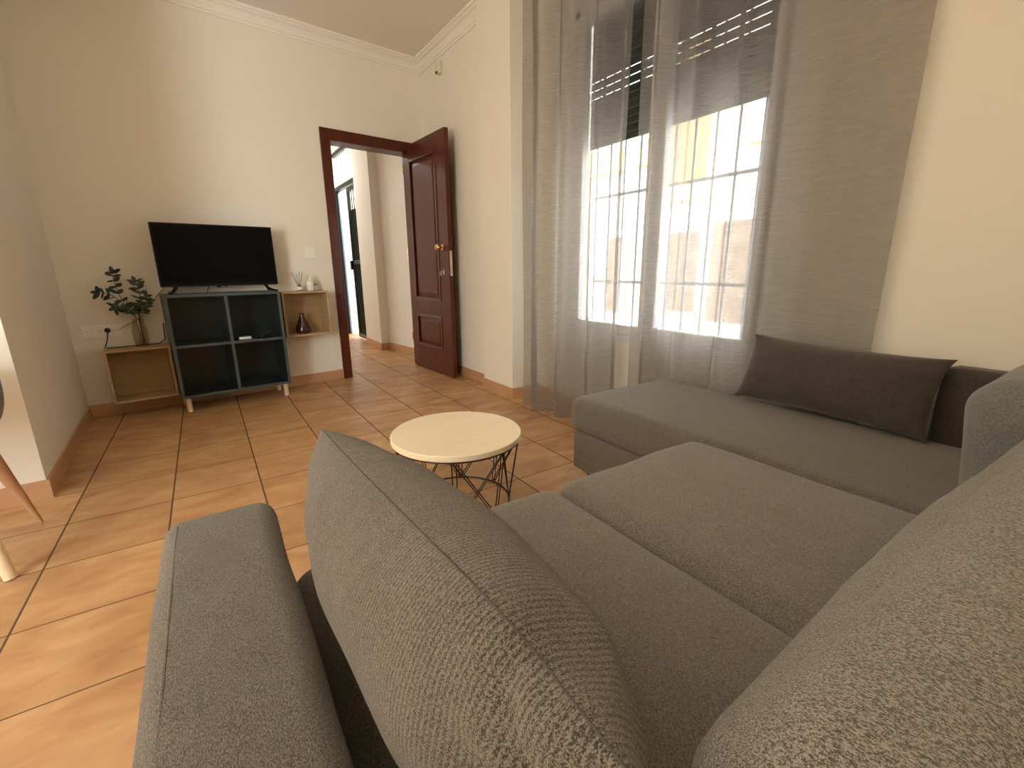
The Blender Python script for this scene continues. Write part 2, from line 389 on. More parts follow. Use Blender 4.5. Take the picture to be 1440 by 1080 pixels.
# wall-local frame (origin at the tile plan's origin, turned by PHI)
def WL(x, y, z=0.0):
    c, s = math.cos(PHI), math.sin(PHI)
    return Vector((c * x - s * y, s * x + c * y, z))

# ================================================================== SETTING
XR = 1.80            # window wall near the door
PX = 1.735           # pillar face
XW = 1.97            # wall holding the window
XB = 1.90            # window wall beside the sofa
CH = 2.725           # ceiling height
def wl2(x, y): p = WL(x, y); return (p.x, p.y)

# floor (room, dining side and hall)
bm = bmesh.new(); box(bm, -4.2, 2.15, -4.75, 5.2, -0.12, 0.0)
struct(link('floor', bm, TILE, smooth=False))
# ceiling
bm = bmesh.new(); box(bm, -4.2, 2.3, -4.75, 5.2, CH, CH + 0.15)
struct(link('ceiling', bm, CEIL, smooth=False))

# television wall with the door opening (local x 0.905..1.655, z 0..1.985)
DW0, DW1, DH = 0.93, 1.698, 1.985
bm = bmesh.new()
def lbox(bm, x0, x1, y0, y1, z0, z1):
    prism(bm, [wl2(x0, y0), wl2(x1, y0), wl2(x1, y1), wl2(x0, y1)], z0, z1)
lbox(bm, -1.05, DW0, 0, 0.14, 0, CH); lbox(bm, DW1, 1.86, 0, 0.14, 0, CH); lbox(bm, DW0, DW1, 0, 0.14, DH, CH)
struct(link('wall_back', bm, WALL, smooth=False))
# left wall spur and the wall it returns into
LC = (-0.770, -1.467)
p0 = wl2(-0.842, 0.02)
bm = bmesh.new(); prism(bm, [p0, LC, (LC[0] - 3.4, LC[1] - 3.4 * math.tan(0.10)), (LC[0] - 3.4, 0.3), (p0[0], 0.3)], 0, CH)
struct(link('wall_left', bm, WALL, smooth=False))
# far end of the dining side
bm = bmesh.new(); box(bm, -4.2, -4.06, -4.75, -1.6, 0, CH)
struct(link('wall_dining', bm, WALL, smooth=False))
# wall behind the sofa, with the balcony window on the left that lights the room
bm = bmesh.new()
box(bm, -4.2, -3.05, -4.6, -4.45, 0, CH); box(bm, -1.95, 2.1, -4.6, -4.45, 0, CH); box(bm, -3.05, -1.95, -4.6, -4.45, 2.2, CH); box(bm, -3.05, -1.95, -4.6, -4.45, 0, 0.12)
struct(link('wall_rear', bm, WALL, smooth=False))
# window wall
WY0, WY1, WZ0, WZ1 = -3.03, -1.70, 0.52, 2.40
bm = bmesh.new()
cp = WL(1.80, 0)
prism(bm, [(XR, -0.93), (XR, 0.35), (2.12, 0.35), (2.12, -0.93)], 0, CH)               # beside the door
prism(bm, [(PX, -1.35), (PX, -0.93), (2.12, -0.93), (2.12, -1.35)], 0, CH)              # pillar
prism(bm, [(XW, WY1), (XW, -1.35), (2.12, -1.35), (2.12, WY1)], 0, CH)
prism(bm, [(XW, WY0), (XW, WY1), (2.12, WY1), (2.12, WY0)], 0, WZ0)
prism(bm, [(XW, WY0), (XW, WY1), (2.12, WY1), (2.12, WY0)], WZ1, CH)
prism(bm, [(XW, -3.20), (XW, WY0), (2.12, WY0), (2.12, -3.20)], 0, CH)
prism(bm, [(XB, -4.6), (XB, -3.20), (2.12, -3.20), (2.12, -4.6)], 0, CH)
struct(link('wall_window', bm, WALL, smooth=False))

# cornice: profile swept along straight runs
def cornice(name, a, b, nrm, inset_a=0.0, inset_b=0.0):
    prof = [(0.0, -0.095), (0.010, -0.095), (0.012, -0.080), (0.020, -0.075), (0.024, -0.058), (0.040, -0.034), (0.060, -0.026), (0.066, -0.016), (0.078, -0.014), (0.082, 0.0), (0.0, 0.0)]
    a = Vector(a); b = Vector(b); n = Vector(nrm).normalized(); t = (b - a).normalized()
    bm = bmesh.new(); R = []
    for p, s in ((a, inset_a), (b, -inset_b)):
        R.append([bm.verts.new((p.x + n.x * o + t.x * s * o, p.y + n.y * o + t.y * s * o, CH + z)) for o, z in prof])
    k = len(prof)
    for i in range(k): bm.faces.new((R[0][i], R[0][(i + 1) % k], R[1][(i + 1) % k], R[1][i]))
    bm.faces.new(R[0][::-1]); bm.faces.new(R[1])
    return struct(link(name, bm, PLASTER, smooth=False))
cn = WL(0, -1)
a0 = WL(-0.842, 0); a1 = (1.80, 0.212)
cornice('trim_1', (a0.x, a0.y), a1, (cn.x, cn.y), 0.9, 1.0)
cornice('trim_2', (XR, 0.212), (XR, -0.93), (-1, 0), 0.9, 0.0)
cornice('trim_3', (p0[0], p0[1]), LC, (1, 0.04), 1.0, 1.0)
cornice('trim_4', (XB, -3.2), (XB, -4.45), (-1, 0), 0.0, 1.0)

# skirting tiles
def skirting(name, runs):
    bm = bmesh.new()
    for (a, b, n) in runs:
        a = Vector(a); b = Vector(b); n = Vector(n).normalized(); t = (b - a)
        t.normalize()
        q = [a, b, b + n * 0.011, a + n * 0.011]
        prism(bm, [(p.x, p.y) for p in q], 0.0, 0.083)
    return struct(link(name, bm, SKIRT, smooth=False))
nb = (cn.x, cn.y)
skirting('baseboard_back', [(wl2(-0.842, 0), wl2(0.868, 0), nb)])
skirting('baseboard_left', [(p0, LC, (1, 0.04)), ((LC[0] + 0.011, LC[1]), (LC[0] - 3.2, LC[1] - 3.2 * math.tan(0.10)), (0.1, -1))])
skirting('baseboard_window', [((XR, 0.19), (XR, -0.93), (-1, 0)), ((PX, -0.93), (PX, -1.361), (-1, 0)), ((PX, -1.35), (XW, -1.35), (0, -1)), ((XW, -1.36), (XW, -3.2), (-1, 0)), ((XB, -3.2), (XB, -4.45), (-1, 0))])

# door opening: mahogany architrave and lining
bm = bmesh.new()
lbox(bm, 0.868, 0.945, -0.018, 0.0, 0, 2.055); lbox(bm, 0.945, 1.738, -0.018, 0.0, 1.968, 2.055); lbox(bm, 1.682, 1.738, -0.018, 0.0, 0, 1.968)
lbox(bm, DW0, 0.945, 0.0, 0.14, 0, 1.985); lbox(bm, 1.682, DW1, 0.0, 0.14, 0, 1.985); lbox(bm, 0.945, 1.682, 0.0, 0.14, 1.968, 1.985)
lbox(bm, 0.868, 0.945, 0.14, 0.156, 0, 2.055); lbox(bm, 0.945, 1.738, 0.14, 0.156, 1.968, 2.055); lbox(bm, 1.694, 1.738, 0.14, 0.156, 0, 1.968)
bmesh.ops.bevel(bm, geom=bm.edges[:], offset=0.003, segments=1, affect='EDGES')
fr = struct(link('trim_5', bm, MAHOG, smooth=False))

# door leaf, swung fully open
hp = WL(1.640, -0.022)
door = bpy.data.objects.new('door_1', None); COL.objects.link(door); struct(door)
door.location = (1.622, 0.298, 0.008)
DL = 0.808
ang = math.atan2(-0.508 - 0.298, 1.663 - 1.622)      # along the leaf
door.rotation_euler = (0, 0, ang)
# local: x along leaf, +y = away from the room's wall?  leaf thickness on the wall side
def leafbox(bm, x0, x1, z0, z1, y0=0.0, y1=0.038, bev=0.002): box(bm, x0, x1, y0, y1, z0, z1, bev)
bm = bmesh.new()
H = 2.022
st = 0.125
st = 0.128; sr = 0.172
leafbox(bm, 0, st, 0, H); leafbox(bm, DL - sr, DL, 0, H)
leafbox(bm, st, DL - sr, 0, 0.225); leafbox(bm, st, DL - sr, 0.525, 0.665); leafbox(bm, st, DL - sr, H - 0.125, H)
link('door_leaf', bm, MAHOG, door, smooth=False)
for (z0, z1) in ((0.225, 0.525), (0.665, H - 0.125)):
    bm = bmesh.new()
    for y0, y1, s in ((-0.006, 0.006, -1), (0.032, 0.044, 1)):
        # raised moulding frame
        w = 0.022
        box(bm, st - 0.006, DL - sr + 0.006, y0, y1, z0 - 0.006, z0 + w, 0.004); box(bm, st - 0.006, DL - sr + 0.006, y0, y1, z1 - w, z1 + 0.006, 0.004)
        box(bm, st - 0.006, st + w, y0, y1, z0, z1, 0.004); box(bm, DL - sr - w, DL - sr + 0.006, y0, y1, z0, z1, 0.004)
    link('panel_moulding', bm, MAHOG_D, door, smooth=False)
    bm = bmesh.new()
    box(bm, st, DL - sr, 0.013, 0.025, z0, z1)
    # raised field with sloping margin
    for yb, yt in ((0.013, 0.003), (0.025, 0.035)):
        x0, x1, a = st + 0.030, DL - sr - 0.030, 0.035
        lo = [bm.verts.new(v) for v in ((x0, yb, z0 + .03), (x1, yb, z0 + .03), (x1, yb, z1 - .03), (x0, yb, z1 - .03))]
        hi = [bm.verts.new(v) for v in ((x0 + a, yt, z0 + .03 + a), (x1 - a, yt, z0 + .03 + a), (x1 - a, yt, z1 - .03 - a), (x0 + a, yt, z1 - .03 - a))]
        for i in range(4): bm.faces.new((lo[i], lo[(i + 1) % 4], hi[(i + 1) % 4], hi[i]))
        bm.faces.new(hi)
    link('door_panel', bm, MAHOG, door, smooth=False)
# which face looks into the room?  leaf runs to -y; its room side (-x) is local -y
kx = DL - 0.098
bm = bmesh.new()
for s, yb in ((-1, 0.0), (1, 0.038)):
    Rm = lambda r, y: None
    prof = [(0.0, 0.0), (0.026, 0.0), (0.026, 0.004), (0.017, 0.008), (0.009, 0.010), (0.009, 0.030), (0.016, 0.034), (0.025, 0.042), (0.0275, 0.052), (0.024, 0.062), (0.014, 0.068), (0.0, 0.070)]
    if s == 1: prof = [(r, z * 0.72) for r, z in prof]
    b2 = bmesh.new(); lathe(b2, prof, 24)
    M = Matrix.Translation((kx, yb, 1.120)) @ Matrix.Rotation(PI / 2 * (1 if s == -1 else -1), 4, 'X')
    b2.transform(M); me = bpy.data.meshes.new('t'); b2.to_mesh(me); b2.free(); bm.from_mesh(me); bpy.data.meshes.remove(me)
link('door_knob', bm, BRASS, door)
bm = bmesh.new(); box(bm, DL - 0.001, DL + 0.003, 0.008, 0.030, 0.885, 1.090, 0.001); box(bm, DL, DL + 0.009, 0.012, 0.026, 1.03, 1.052, 0.001)
link('lock_plate', bm, STEEL, door, smooth=False)
bm = bmesh.new(); box(bm, kx - 0.008, kx + 0.008, -0.004, 0.0, 0.895, 0.935, 0.002); cyl(bm, (kx, -0.004, 0.917), (kx, -0.022, 0.917), 0.004); box(bm, kx - 0.002, kx + 0.002, -0.040, -0.018, 0.886, 0.926, 0.001)
link('key', bm, STEEL, door, smooth=False)
for z in (0.25, 1.05, 1.80):
    bm = bmesh.new(); cyl(bm, (-0.004, 0.0, z), (-0.004, 0.0, z + 0.08), 0.006, n=12); link('hinge', bm, BRASS, door)

# ---------------------------------------------------------------- hall
bm = bmesh.new()
HB = 1.655
prism(bm, [(1.90, 0.36), (1.722, 1.352), (1.622, 1.340), (HB - 0.02, 2.0), (2.15, 2.0), (2.15, 0.36)], 0, CH)
prism(bm, [(HB - 0.02, 2.0), (HB, 3.12), (2.0, 3.12), (2.0, 2.0)], 2.50, CH)
prism(bm, [(HB, 3.12), (HB, 4.6), (2.0, 4.6), (2.0, 3.12)], 0, CH)
struct(link('wall_hall', bm, HALLW, smooth=False))
bm = bmesh.new(); box(bm, -0.6, 1.8, 4.4, 4.55, 0, CH); box(bm, -0.62, -0.5, 0.1, 4.5, 0, CH)
struct(link('wall_hall_end', bm, HALLW, smooth=False))
skirting('baseboard_hall', [((1.90, 0.36), (1.722, 1.352), (-1, -0.18)), ((1.722, 1.352), (1.611, 1.340), (0.1, -1)), ((1.622, 1.340), (HB - 0.02, 2.0), (-1, 0.02))])
# exterior entrance: frame with transom, green iron leaf, pale blue upright strip
bm = bmesh.new()
box(bm, HB + 0.02, HB + 0.08, 2.0, 3.12, 2.02, 2.075, 0.004); box(bm, HB + 0.02, HB + 0.08, 2.0, 3.12, 2.47, 2.52, 0.004)
box(bm, HB + 0.02, HB + 0.08, 2.0, 2.035, 0, 2.05, 0.003); box(bm, HB + 0.02, HB + 0.08, 3.08, 3.12, 0, 2.05, 0.003)
struct(link('trim_6', bm, GREEN, smooth=False))
d2 = bpy.data.objects.new('door_2', None); COL.objects.link(d2); struct(d2); d2.location = (HB + 0.05, 2.045, 0.02)
bm = bmesh.new()
box(bm, -0.02, 0.02, 0.0, 0.05, 0, 1.98, 0.003); box(bm, -0.02, 0.02, 0.46, 0.51, 0, 1.98, 0.003); box(bm, -0.02, 0.02, 0.05, 0.46, 0, 0.06, 0.003); box(bm, -0.02, 0.02, 0.05, 0.46, 1.93, 1.98, 0.003); box(bm, -0.02, 0.02, 0.05, 0.46, 1.0, 1.05, 0.003)
link('door_frame', bm, GREEN, d2, smooth=False)
bm = bmesh.new(); box(bm, -0.004, 0.004, 0.05, 0.46, 0.06, 1.70)
link('door_panel', bm, GREEN, d2, smooth=False)
for k in range(4):
    bm = bmesh.new(); cyl(bm, (-0.012, 0.11 + k * 0.095, 0.05), (-0.012, 0.11 + k * 0.095, 1.94), 0.007, n=10); link('grille_bar', bm, GREEN, d2)
bm = bmesh.new(); box(bm, -0.05, -0.02, 0.47, 0.53, 0.93, 1.05, 0.008); link('lock_box', bm, BLACKP, d2, smooth=False)
bm = bmesh.new(); box(bm, HB + 0.05, HB + 0.09, 3.0, 3.08, 0.0, 2.02, 0.004)
struct(link('trim_7', bm, BLUE, smooth=False))
# slatted transom light
bm = bmesh.new()
for k in range(11): box(bm, HB + 0.045, HB + 0.055, 2.02 + k * 0.1, 2.03 + k * 0.1, 2.075, 2.47)
struct(link('trim_8', bm, PVC, smooth=False))

# ---------------------------------------------------------------- window
bm = bmesh.new()
fx0, fx1 = XW + 0.0, XW + 0.055
e = 0.045
box(bm, fx0, fx1, WY0, WY1, WZ0, WZ0 + e, 0.004); box(bm, fx0, fx1, WY0, WY1, WZ1 - e, WZ1, 0.004)
box(bm, fx0, fx1, WY0, WY0 + e, WZ0, WZ1, 0.004); box(bm, fx0, fx1, WY1 - e, WY1, WZ0, WZ1, 0.004)
win = struct(link('window_1', bm, PVC, smooth=False))
win_c = (WY0 + WY1) / 2
for (a, b) in ((WY0 + e, win_c - 0.0), (win_c + 0.0, WY1 - e)):
    bm = bmesh.new(); s = 0.055
    z0, z1 = WZ0 + e, WZ1 - e
    gx0, gx1 = fx0 - 0.012, fx0 + 0.04
    box(bm, gx0, gx1, a, b, z0, z0 + s, 0.005); box(bm, gx0, gx1, a, b, z1 - s, z1, 0.005)
    box(bm, gx0, gx1, a, a + s, z0 + s, z1 - s, 0.005); box(bm, gx0, gx1, b - s, b, z0 + s, z1 - s, 0.005)
    so = link('window_sash', bm, PVC, win, smooth=False)
    bm = bmesh.new(); box(bm, fx0 + 0.012, fx0 + 0.018, a + s, b - s, z0 + s, z1 - s)
    link('window_pane', bm, GLASS, so, smooth=False)
bm = bmesh.new(); box(bm, fx0 - 0.03, fx0 - 0.012, win_c - 0.008, win_c + 0.008, 1.25, 1.38, 0.003); link('window_handle', bm, PVC, win, smooth=False)
# roller shutter, half lowered, with pin slots between its lowest loose slats
SHB = 1.665; sx = XW + 0.10
bm = bmesh.new()
z = SHB; k = 0
while z < WZ1 - 0.05:
    hh = 0.040
    box(bm, sx, sx + 0.012, WY0 + 0.03, WY1 - 0.045, z, z + hh - 0.0012, 0.003, 1)
    z += hh
    if 6 <= k <= 8:
        z0s = z - 0.0012
        # slotted link: strips between the light slots
        y = WY0 + 0.03
        while y < WY1 - 0.045:
            box(bm, sx + 0.003, sx + 0.009, y, min(y + 0.022, WY1 - 0.045), z0s, z0s + 0.0068); y += 0.142
        z += 0.0045
    k += 1
shutter = link('roller_shutter', bm, SHUT, smooth=False)
tag(shutter, 'dark green roller shutter half lowered outside the window behind the sheer curtains', 'shutter')
# iron grille outside
gt = thing('window_grille', 'white-grey iron security grille outside the window behind the curtains', 'grille', (XW + 0.235, 0, 0))
bm = bmesh.new()
for z in (0.56, 0.86, 1.40, 1.94, 2.38): box(bm, -0.004, 0.004, WY0 - 0.04, WY1 + 0.04, z - 0.009, z + 0.009)
link('cross_bar', bm, IRON, gt, smooth=False)
y = WY0 - 0.0
ys = [-2.54 + k * 0.123 for k in range(-4, 8)]
for y in ys:
    bm = bmesh.new(); cyl(bm, (0, y, 0.53), (0, y, 2.42), 0.0075, n=10); link('vertical_bar', bm, IRON, gt)
for y in (WY0 - 0.03, WY1 + 0.03):
    for z in (0.60, 2.34):
        bm = bmesh.new(); box(bm, -0.13, 0.0, y - 0.008, y + 0.008, z - 0.008, z + 0.008); link('fixing_lug', bm, IRON, gt, smooth=False)

# ---------------------------------------------------------------- street
bm = bmesh.new(); box(bm, 2.12, 12, -14, 14, -0.35, -0.22); struct(link('street_ground', bm, PAVE, smooth=False))
hs = thing('house_facade', 'sunlit white house front with brown stone panels and yellow bands across the street', 'building', (5.0, 0, -0.22))
bm = bmesh.new(); box(bm, 0, 0.4, -9, 10, 0, 6.0); link('wall', bm, FAC, hs, smooth=False)
def fp(name, y0, y1, z0, z1, m, t=0.03):
    b = bmesh.new(); box(b, -t, 0.0, y0, y1, z0 + 0.22, z1 + 0.22, 0.004); return link(name, b, m, hs, smooth=False)
fp('stone_panel', -1.75, -0.72, 0.32, 1.45, FACB); fp('stone_panel', -0.54, -0.13, 0.41, 1.37, FACB)
fp('stone_panel', 0.55, 1.0, 0.32, 1.37, FACB); fp('stone_panel', -3.2, -2.1, 0.32, 1.45, FACB)
fp('ochre_band', -6.0, -1.02, 2.21, 2.37, FACY, 0.06); fp('ochre_band', 0.3, 6.0, 2.24, 2.56, FACY, 0.06); fp('ochre_band', -0.58, 0.1, 1.74, 1.93, FACY, 0.06)
fp('brick_panel', -0.56, 0.08, 1.93, 3.4, FACB2); fp('brick_panel', -1.62, -1.36, 2.37, 3.4, FACB2)
# sliver of street wall beyond the hall door is the same sunlit street

# ================================================================== CURTAINS
def curtain(name, y0, y1, z0, z1, xf, folds, label, gap=None, nu=420, nz=26):
    bm = bmesh.new(); rows = []
    for j in range(nz + 1):
        t = j / nz; z = z0 + (z1 - z0) * t; row = []
        for i in range(nu + 1):
            s = i / nu
            y = y0 + (y1 - y0) * s
            dx, dy = folds(s, y, z, t)
            row.append(bm.verts.new((xf(y, z) + dx, y + dy, z)))
        rows.append(row)
    for j in range(nz):
        for i in range(nu):
            bm.faces.new((rows[j][i], rows[j][i + 1], rows[j + 1][i + 1], rows[j + 1][i]))
    o = link(name, bm, SHEER, ang=180)
    tag(o, label, 'curtain', 'sheer curtains at the window')
    return o
def xmean(y, z):
    t = max(0, min(1, (-1.62 - y) / 0.75)); t = t * t * (3 - 2 * t)
    return 1.700 + 0.140 * t
def lump(s, c, w): return math.exp(-((s - c) / w) ** 2)
# left panel: deep gathered folds
def f_left(s, y, z, t):
    a = 0.044 * (0.75 + 0.25 * (1 - t))
    ph = s * 7.6 * PI + 0.5 * math.sin(s * 7) + 0.10 * math.sin(z * 2.1)
    dx = a * math.sin(ph) - 0.012 * math.sin(2 * ph + 1.0)
    dy = 0.018 * math.cos(ph) * (0.6 + 0.4 * (1 - t))
    dx += 0.004 * math.sin(z * 3 + s * 20)
    return dx, dy
def f_right(s, y, z, t):
    # s=0 at the gap, s=1 at the sofa end: folds die out toward the end
    env = 0.036 * max(0.0, 1 - s * 1.25) ** 0.9 + 0.003 + 0.010 * lump(s, 0.42, 0.05) + 0.006 * lump(s, 0.62, 0.05)
    ph = (s ** 0.85) * 10.5 * PI + 0.6 * math.sin(s * 11 + 0.15 * z) + 0.12 * math.sin(z * 1.7 + 3)
    dx = env * math.sin(ph) - 0.3 * env * math.sin(2.3 * ph + 0.6)
    dy = 0.5 * env * math.cos(ph)
    dx += 0.003 * math.sin(z * 2.5 + s * 9)
    dy += -0.035 * lump(s, 0.0, 0.06) * (1 - t)      # the leading edge swings over to meet its pair
    return dx, dy
ygL = -2.300; ygR = -2.372
curtain('sheer_curtain', -1.565, ygL, 0.012, 2.66, xmean, f_left, 'narrow grey-beige sheer curtain in deep folds hanging beside the pillar', nu=260)
curtain('sheer_curtain', ygR + 0.012, -3.475, 0.012, 2.66, xmean, f_right, 'wide grey-beige sheer curtain hanging flat behind the chaise seat', nu=420)
# rail that carries both curtains
bm = bmesh.new(); tube(bm, [(1.70, -1.50, 2.672), (1.70, -1.62, 2.672), (1.77, -2.0, 2.672), (1.84, -2.37, 2.672), (1.84, -3.52, 2.672)], 0.010, 10)
for y, x in ((-1.56, 1.70), (-2.6, 1.84), (-3.4, 1.84)): cyl(bm, (x, y, 2.67), (x, y, CH), 0.006, n=10)
rail = link('curtain_rail', bm, WHITEP); tag(rail, 'thin white ceiling rail that carries the sheer curtains', 'curtain rail')

# ================================================================== CORNER SOFA
sofa = thing('corner_sofa', 'grey tweed corner sofa with chaise seat beside the window', 'sofa', (0.85, -3.70, 0))
OX, OY = 0.85, -3.70
def put(o, x, y, z, rx=0, ry=0, rz=0):
    o.location = (x - OX, y - OY, z); o.rotation_euler = (rx, ry, rz); return o
XA0, XA1 = -0.195, -0.035
SEATZ = 0.437
# base under the seats and under the chaise
bm = soft_box(1.20, 0.90, 0.19, 0.018, (0, 0, 0), 10, 0.001, 3)
put(link('seat_base', bm, F_SEAT2, sofa), 0.570, -3.735, 0.175)
bm = soft_box(0.595, 1.53, 0.185, 0.018, (0, 0, 0), 10, 0.001, 4)
put(link('chaise_base', bm, F_SEAT2, sofa), 1.485, -3.420, 0.1725)
# seat cushions
for k, (x0, x1, sd) in enumerate(((-0.030, 0.590, 1.0), (0.594, 1.170, 5.0))):
    w = x1 - x0
    bm = soft_box(w, 0.80, 0.165, 0.045, (0.002, 0.010, 0.014), 30, 0.004, sd)
    o = put(link('seat_cushion', bm, F_SEAT, sofa), (x0 + x1) / 2, -3.655, SEATZ - 0.014 - 0.0825)
bm = soft_box(0.62, 1.50, 0.150, 0.042, (0.004, 0.008, 0.014), 34, 0.004, 9)
put(link('chaise_cushion', bm, F_SEAT2, sofa), 1.485, -3.385, 0.262 + 0.075)
# armrest
AH = 0.565
bm = soft_box(XA1 - XA0, 1.06, AH - 0.07, 0.030, (0.003, 0.004, 0.004), 30, 0.003, 12)
arm = put(link('armrest', bm, F_ARM, sofa), (XA0 + XA1) / 2, -3.765, 0.07 + (AH - 0.07) / 2)
for sx_ in (XA0 + 0.022, XA1 - 0.036):
    bm = bmesh.new(); pts = []
    for k in range(30):
        y = -3.275 - k * 1.0 / 29
        pts.append((sx_ - OX - arm.location.x, y - OY - arm.location.y, AH + 0.0015 - arm.location.z - 0.0025))
    pts = [(pts[0][0], pts[0][1] + 0.012, pts[0][2] - 0.004)] + pts
    tube(bm, pts, 0.0020, 6); link('arm_seam', bm, F_ARM, arm)
# back frame and wall-side end
bm = soft_box(2.02, 0.16, 0.52, 0.03, (0, 0.003, 0.003), 16, 0.002, 14)
put(link('back_frame', bm, F_SEAT2, sofa), 0.83, -4.235, 0.07 + 0.26)
bm = soft_box(0.085, 0.62, 0.575, 0.025, (0.002, 0.002, 0.002), 14, 0.002, 15)
put(link('side_panel', bm, F_DARK, sofa), 1.847, -3.985, 0.07 + 0.2875)
# back cushions
bm = soft_box(1.08, 0.18, 0.36, 0.085, (0.010, 0.040, 0.020), 34, 0.006, 21)
bc = put(link('back_cushion', bm, F_BACK, sofa), 0.612, -4.077, 0.548, rx=math.radians(-6))
bm = soft_box(0.64, 0.21, 0.36, 0.060, (0.006, 0.016, 0.012), 30, 0.005, 27)
bc2 = put(link('back_cushion', bm, F_BLUE, sofa), 1.452, -3.985, 0.560, rx=math.radians(-6)); bc2['label'] = 'smooth blue-grey back cushion'
# feet
for (x, y) in ((-0.10, -3.30), (-0.10, -4.20), (1.25, -2.72), (1.72, -2.72), (1.72, -4.15), (0.6, -4.15), (1.10, -3.34)):
    bm = bmesh.new(); cyl(bm, (0, 0, 0), (0, 0, 0.09), 0.018, 0.022, 16); put(link('foot', bm, BLACKP, sofa), x, y, 0)

# loose lumbar pillows
def lumbar(name, mat, Lx, Hh, T, seed, label, fn=None):
    bm, edge, s0, s1 = pillow(Lx, Hh, T, seed, fn=fn)
    o = link(name, bm, mat, ang=60)
    tag(o, label, 'pillow')
    b2 = bmesh.new(); 
    path = s0[::-1][len(s0) // 2 * 0:] 
    tube(b2, [p + Vector((0, 0, 0.0001)) for p in edge], 0.0008, 6)
    link('top_seam', b2, SEAM, o)
    return o
def dent(p, u, v, s):
    # folded-in dent near the camera end of the top seam
    k = math.exp(-((u + 0.82) / 0.08) ** 2) * math.exp(-((v - 0.86) / 0.20) ** 2)
    p.z -= 0.018 * k; p.y += (0.020 * k if s > 0 else -0.002 * k)
    k2 = math.exp(-((u + 0.80) / 0.08) ** 2) * math.exp(-((v - 0.7) / 0.25) ** 2)
    p.y -= 0.010 * k2
    if u < -0.7 and v < 0.1: p.y *= 1 - 0.65 * min(1, (-u - 0.7) / 0.2) * min(1, (0.1 - v) / 0.5); p.x += 0.035 * min(1, (-u - 0.7) / 0.3) * min(1, (0.1 - v) / 0.5)
    # diagonal tuck in the cover, starting at the top seam
    ax_, az_, bx_, bz_ = -0.80, 0.99, -0.975, 0.62
    tt_ = ((u - ax_) * (bx_ - ax_) + (v - az_) * (bz_ - az_)) / ((bx_ - ax_) ** 2 + (bz_ - az_) ** 2)
    tc_ = max(0, min(1, tt_)); du, dv = u - (ax_ + tc_ * (bx_ - ax_)), v - (az_ + tc_ * (bz_ - az_))
    dist = math.hypot(du, dv * 0.6); sgn = 1 if ((bx_ - ax_) * dv - (bz_ - az_) * du) > 0 else -1
    if s > 0:
        p.y -= 0.010 * math.exp(-(dist / 0.022) ** 2) * (0.4 + 0.6 * math.sin(PI * min(1, tc_ + 0.15)))
        p.y += 0.005 * math.exp(-((dist - 0.06) / 0.04) ** 2) * (1 if sgn < 0 else 0.2)
    p.z += -0.050 * u * (v + 1) / 2
    if u < -0.55: p.z -= 0.046 * ((-u - 0.55) / 0.45) ** 2.2 * max(0, v)
    if u > 0.8: p.z -= 0.010 * ((u - 0.8) / 0.2) ** 2 * max(0, v)
    return p
pa = lumbar('lumbar_pillow', F_PIL, 0.780, 0.275, 0.215, 2.0, 'large speckled grey tweed pillow standing against the near armrest, nearest the camera', dent)
# local x (length) -> world y ; local y (thickness) -> world -x
pa.rotation_euler = (0, 0, 0)
pa.matrix_world = Matrix.Translation((0.088, -3.603, 0.580)) @ Matrix.Rotation(math.radians(-0.5), 4, 'X') @ Matrix.Rotation(math.radians(-16), 4, 'Y') @ Matrix.Rotation(PI / 2, 4, 'Z')
pb = lumbar('lumbar_pillow', F_DARK, 0.600, 0.255, 0.165, 6.0, 'dark brown-grey oblong pillow lying on the chaise below the curtain')
pb.matrix_world = Matrix.Translation((1.728, -3.400, 0.556)) @ Matrix.Rotation(math.radians(1.0), 4, 'X') @ Matrix.Rotation(math.radians(22), 4, 'Y') @ Matrix.Rotation(PI / 2, 4, 'Z')

# ================================================================== WIRE COFFEE TABLE
TC = (0.695, -2.500); TH = 0.31; TR = 0.264
tb = thing('coffee_table', 'round pale wood coffee table on a dark wire basket base', 'table', (TC[0], TC[1], 0))
bm = bmesh.new(); lathe(bm, [(0, TH - 0.024), (TR - 0.003, TH - 0.024), (TR, TH - 0.021), (TR, TH - 0.003), (TR - 0.003, TH), (0, TH)], 72)
link('table_top', bm, PALE, tb)
bm = bmesh.new(); ring(bm, (0, 0, TH - 0.028), TR - 0.008, 0.0042); link('top_ring', bm, BLACKM, tb)
RB = 0.212
bm = bmesh.new(); ring(bm, (0, 0, 0.0035), RB, 0.0035); link('bottom_ring', bm, BLACKM, tb)
bm = bmesh.new()
RT = TR - 0.008
def tp(a): return (RT * math.cos(a), RT * math.sin(a), TH - 0.028)
def bp_(a): return (RB * math.cos(a), RB * math.sin(a), 0.0035)
NW = 8
for k in range(NW):
    a = (k + 0.35) * 2 * PI / NW; d = 0.032; h = 2 * PI / NW
    for s in (-1, 1):
        tube(bm, [tp(a + s * d), bp_(a + s * d)], 0.0024, 6)
        tube(bm, [tp(a + s * d * 0.6), bp_(a + h + s * d * 0.8)], 0.0024, 6)
        if k % 2 == 0: tube(bm, [tp(a + s * d * 0.6), bp_(a - h + s * d * 0.8)], 0.0022, 6)
link('wire_basket', bm, BLACKM, tb)

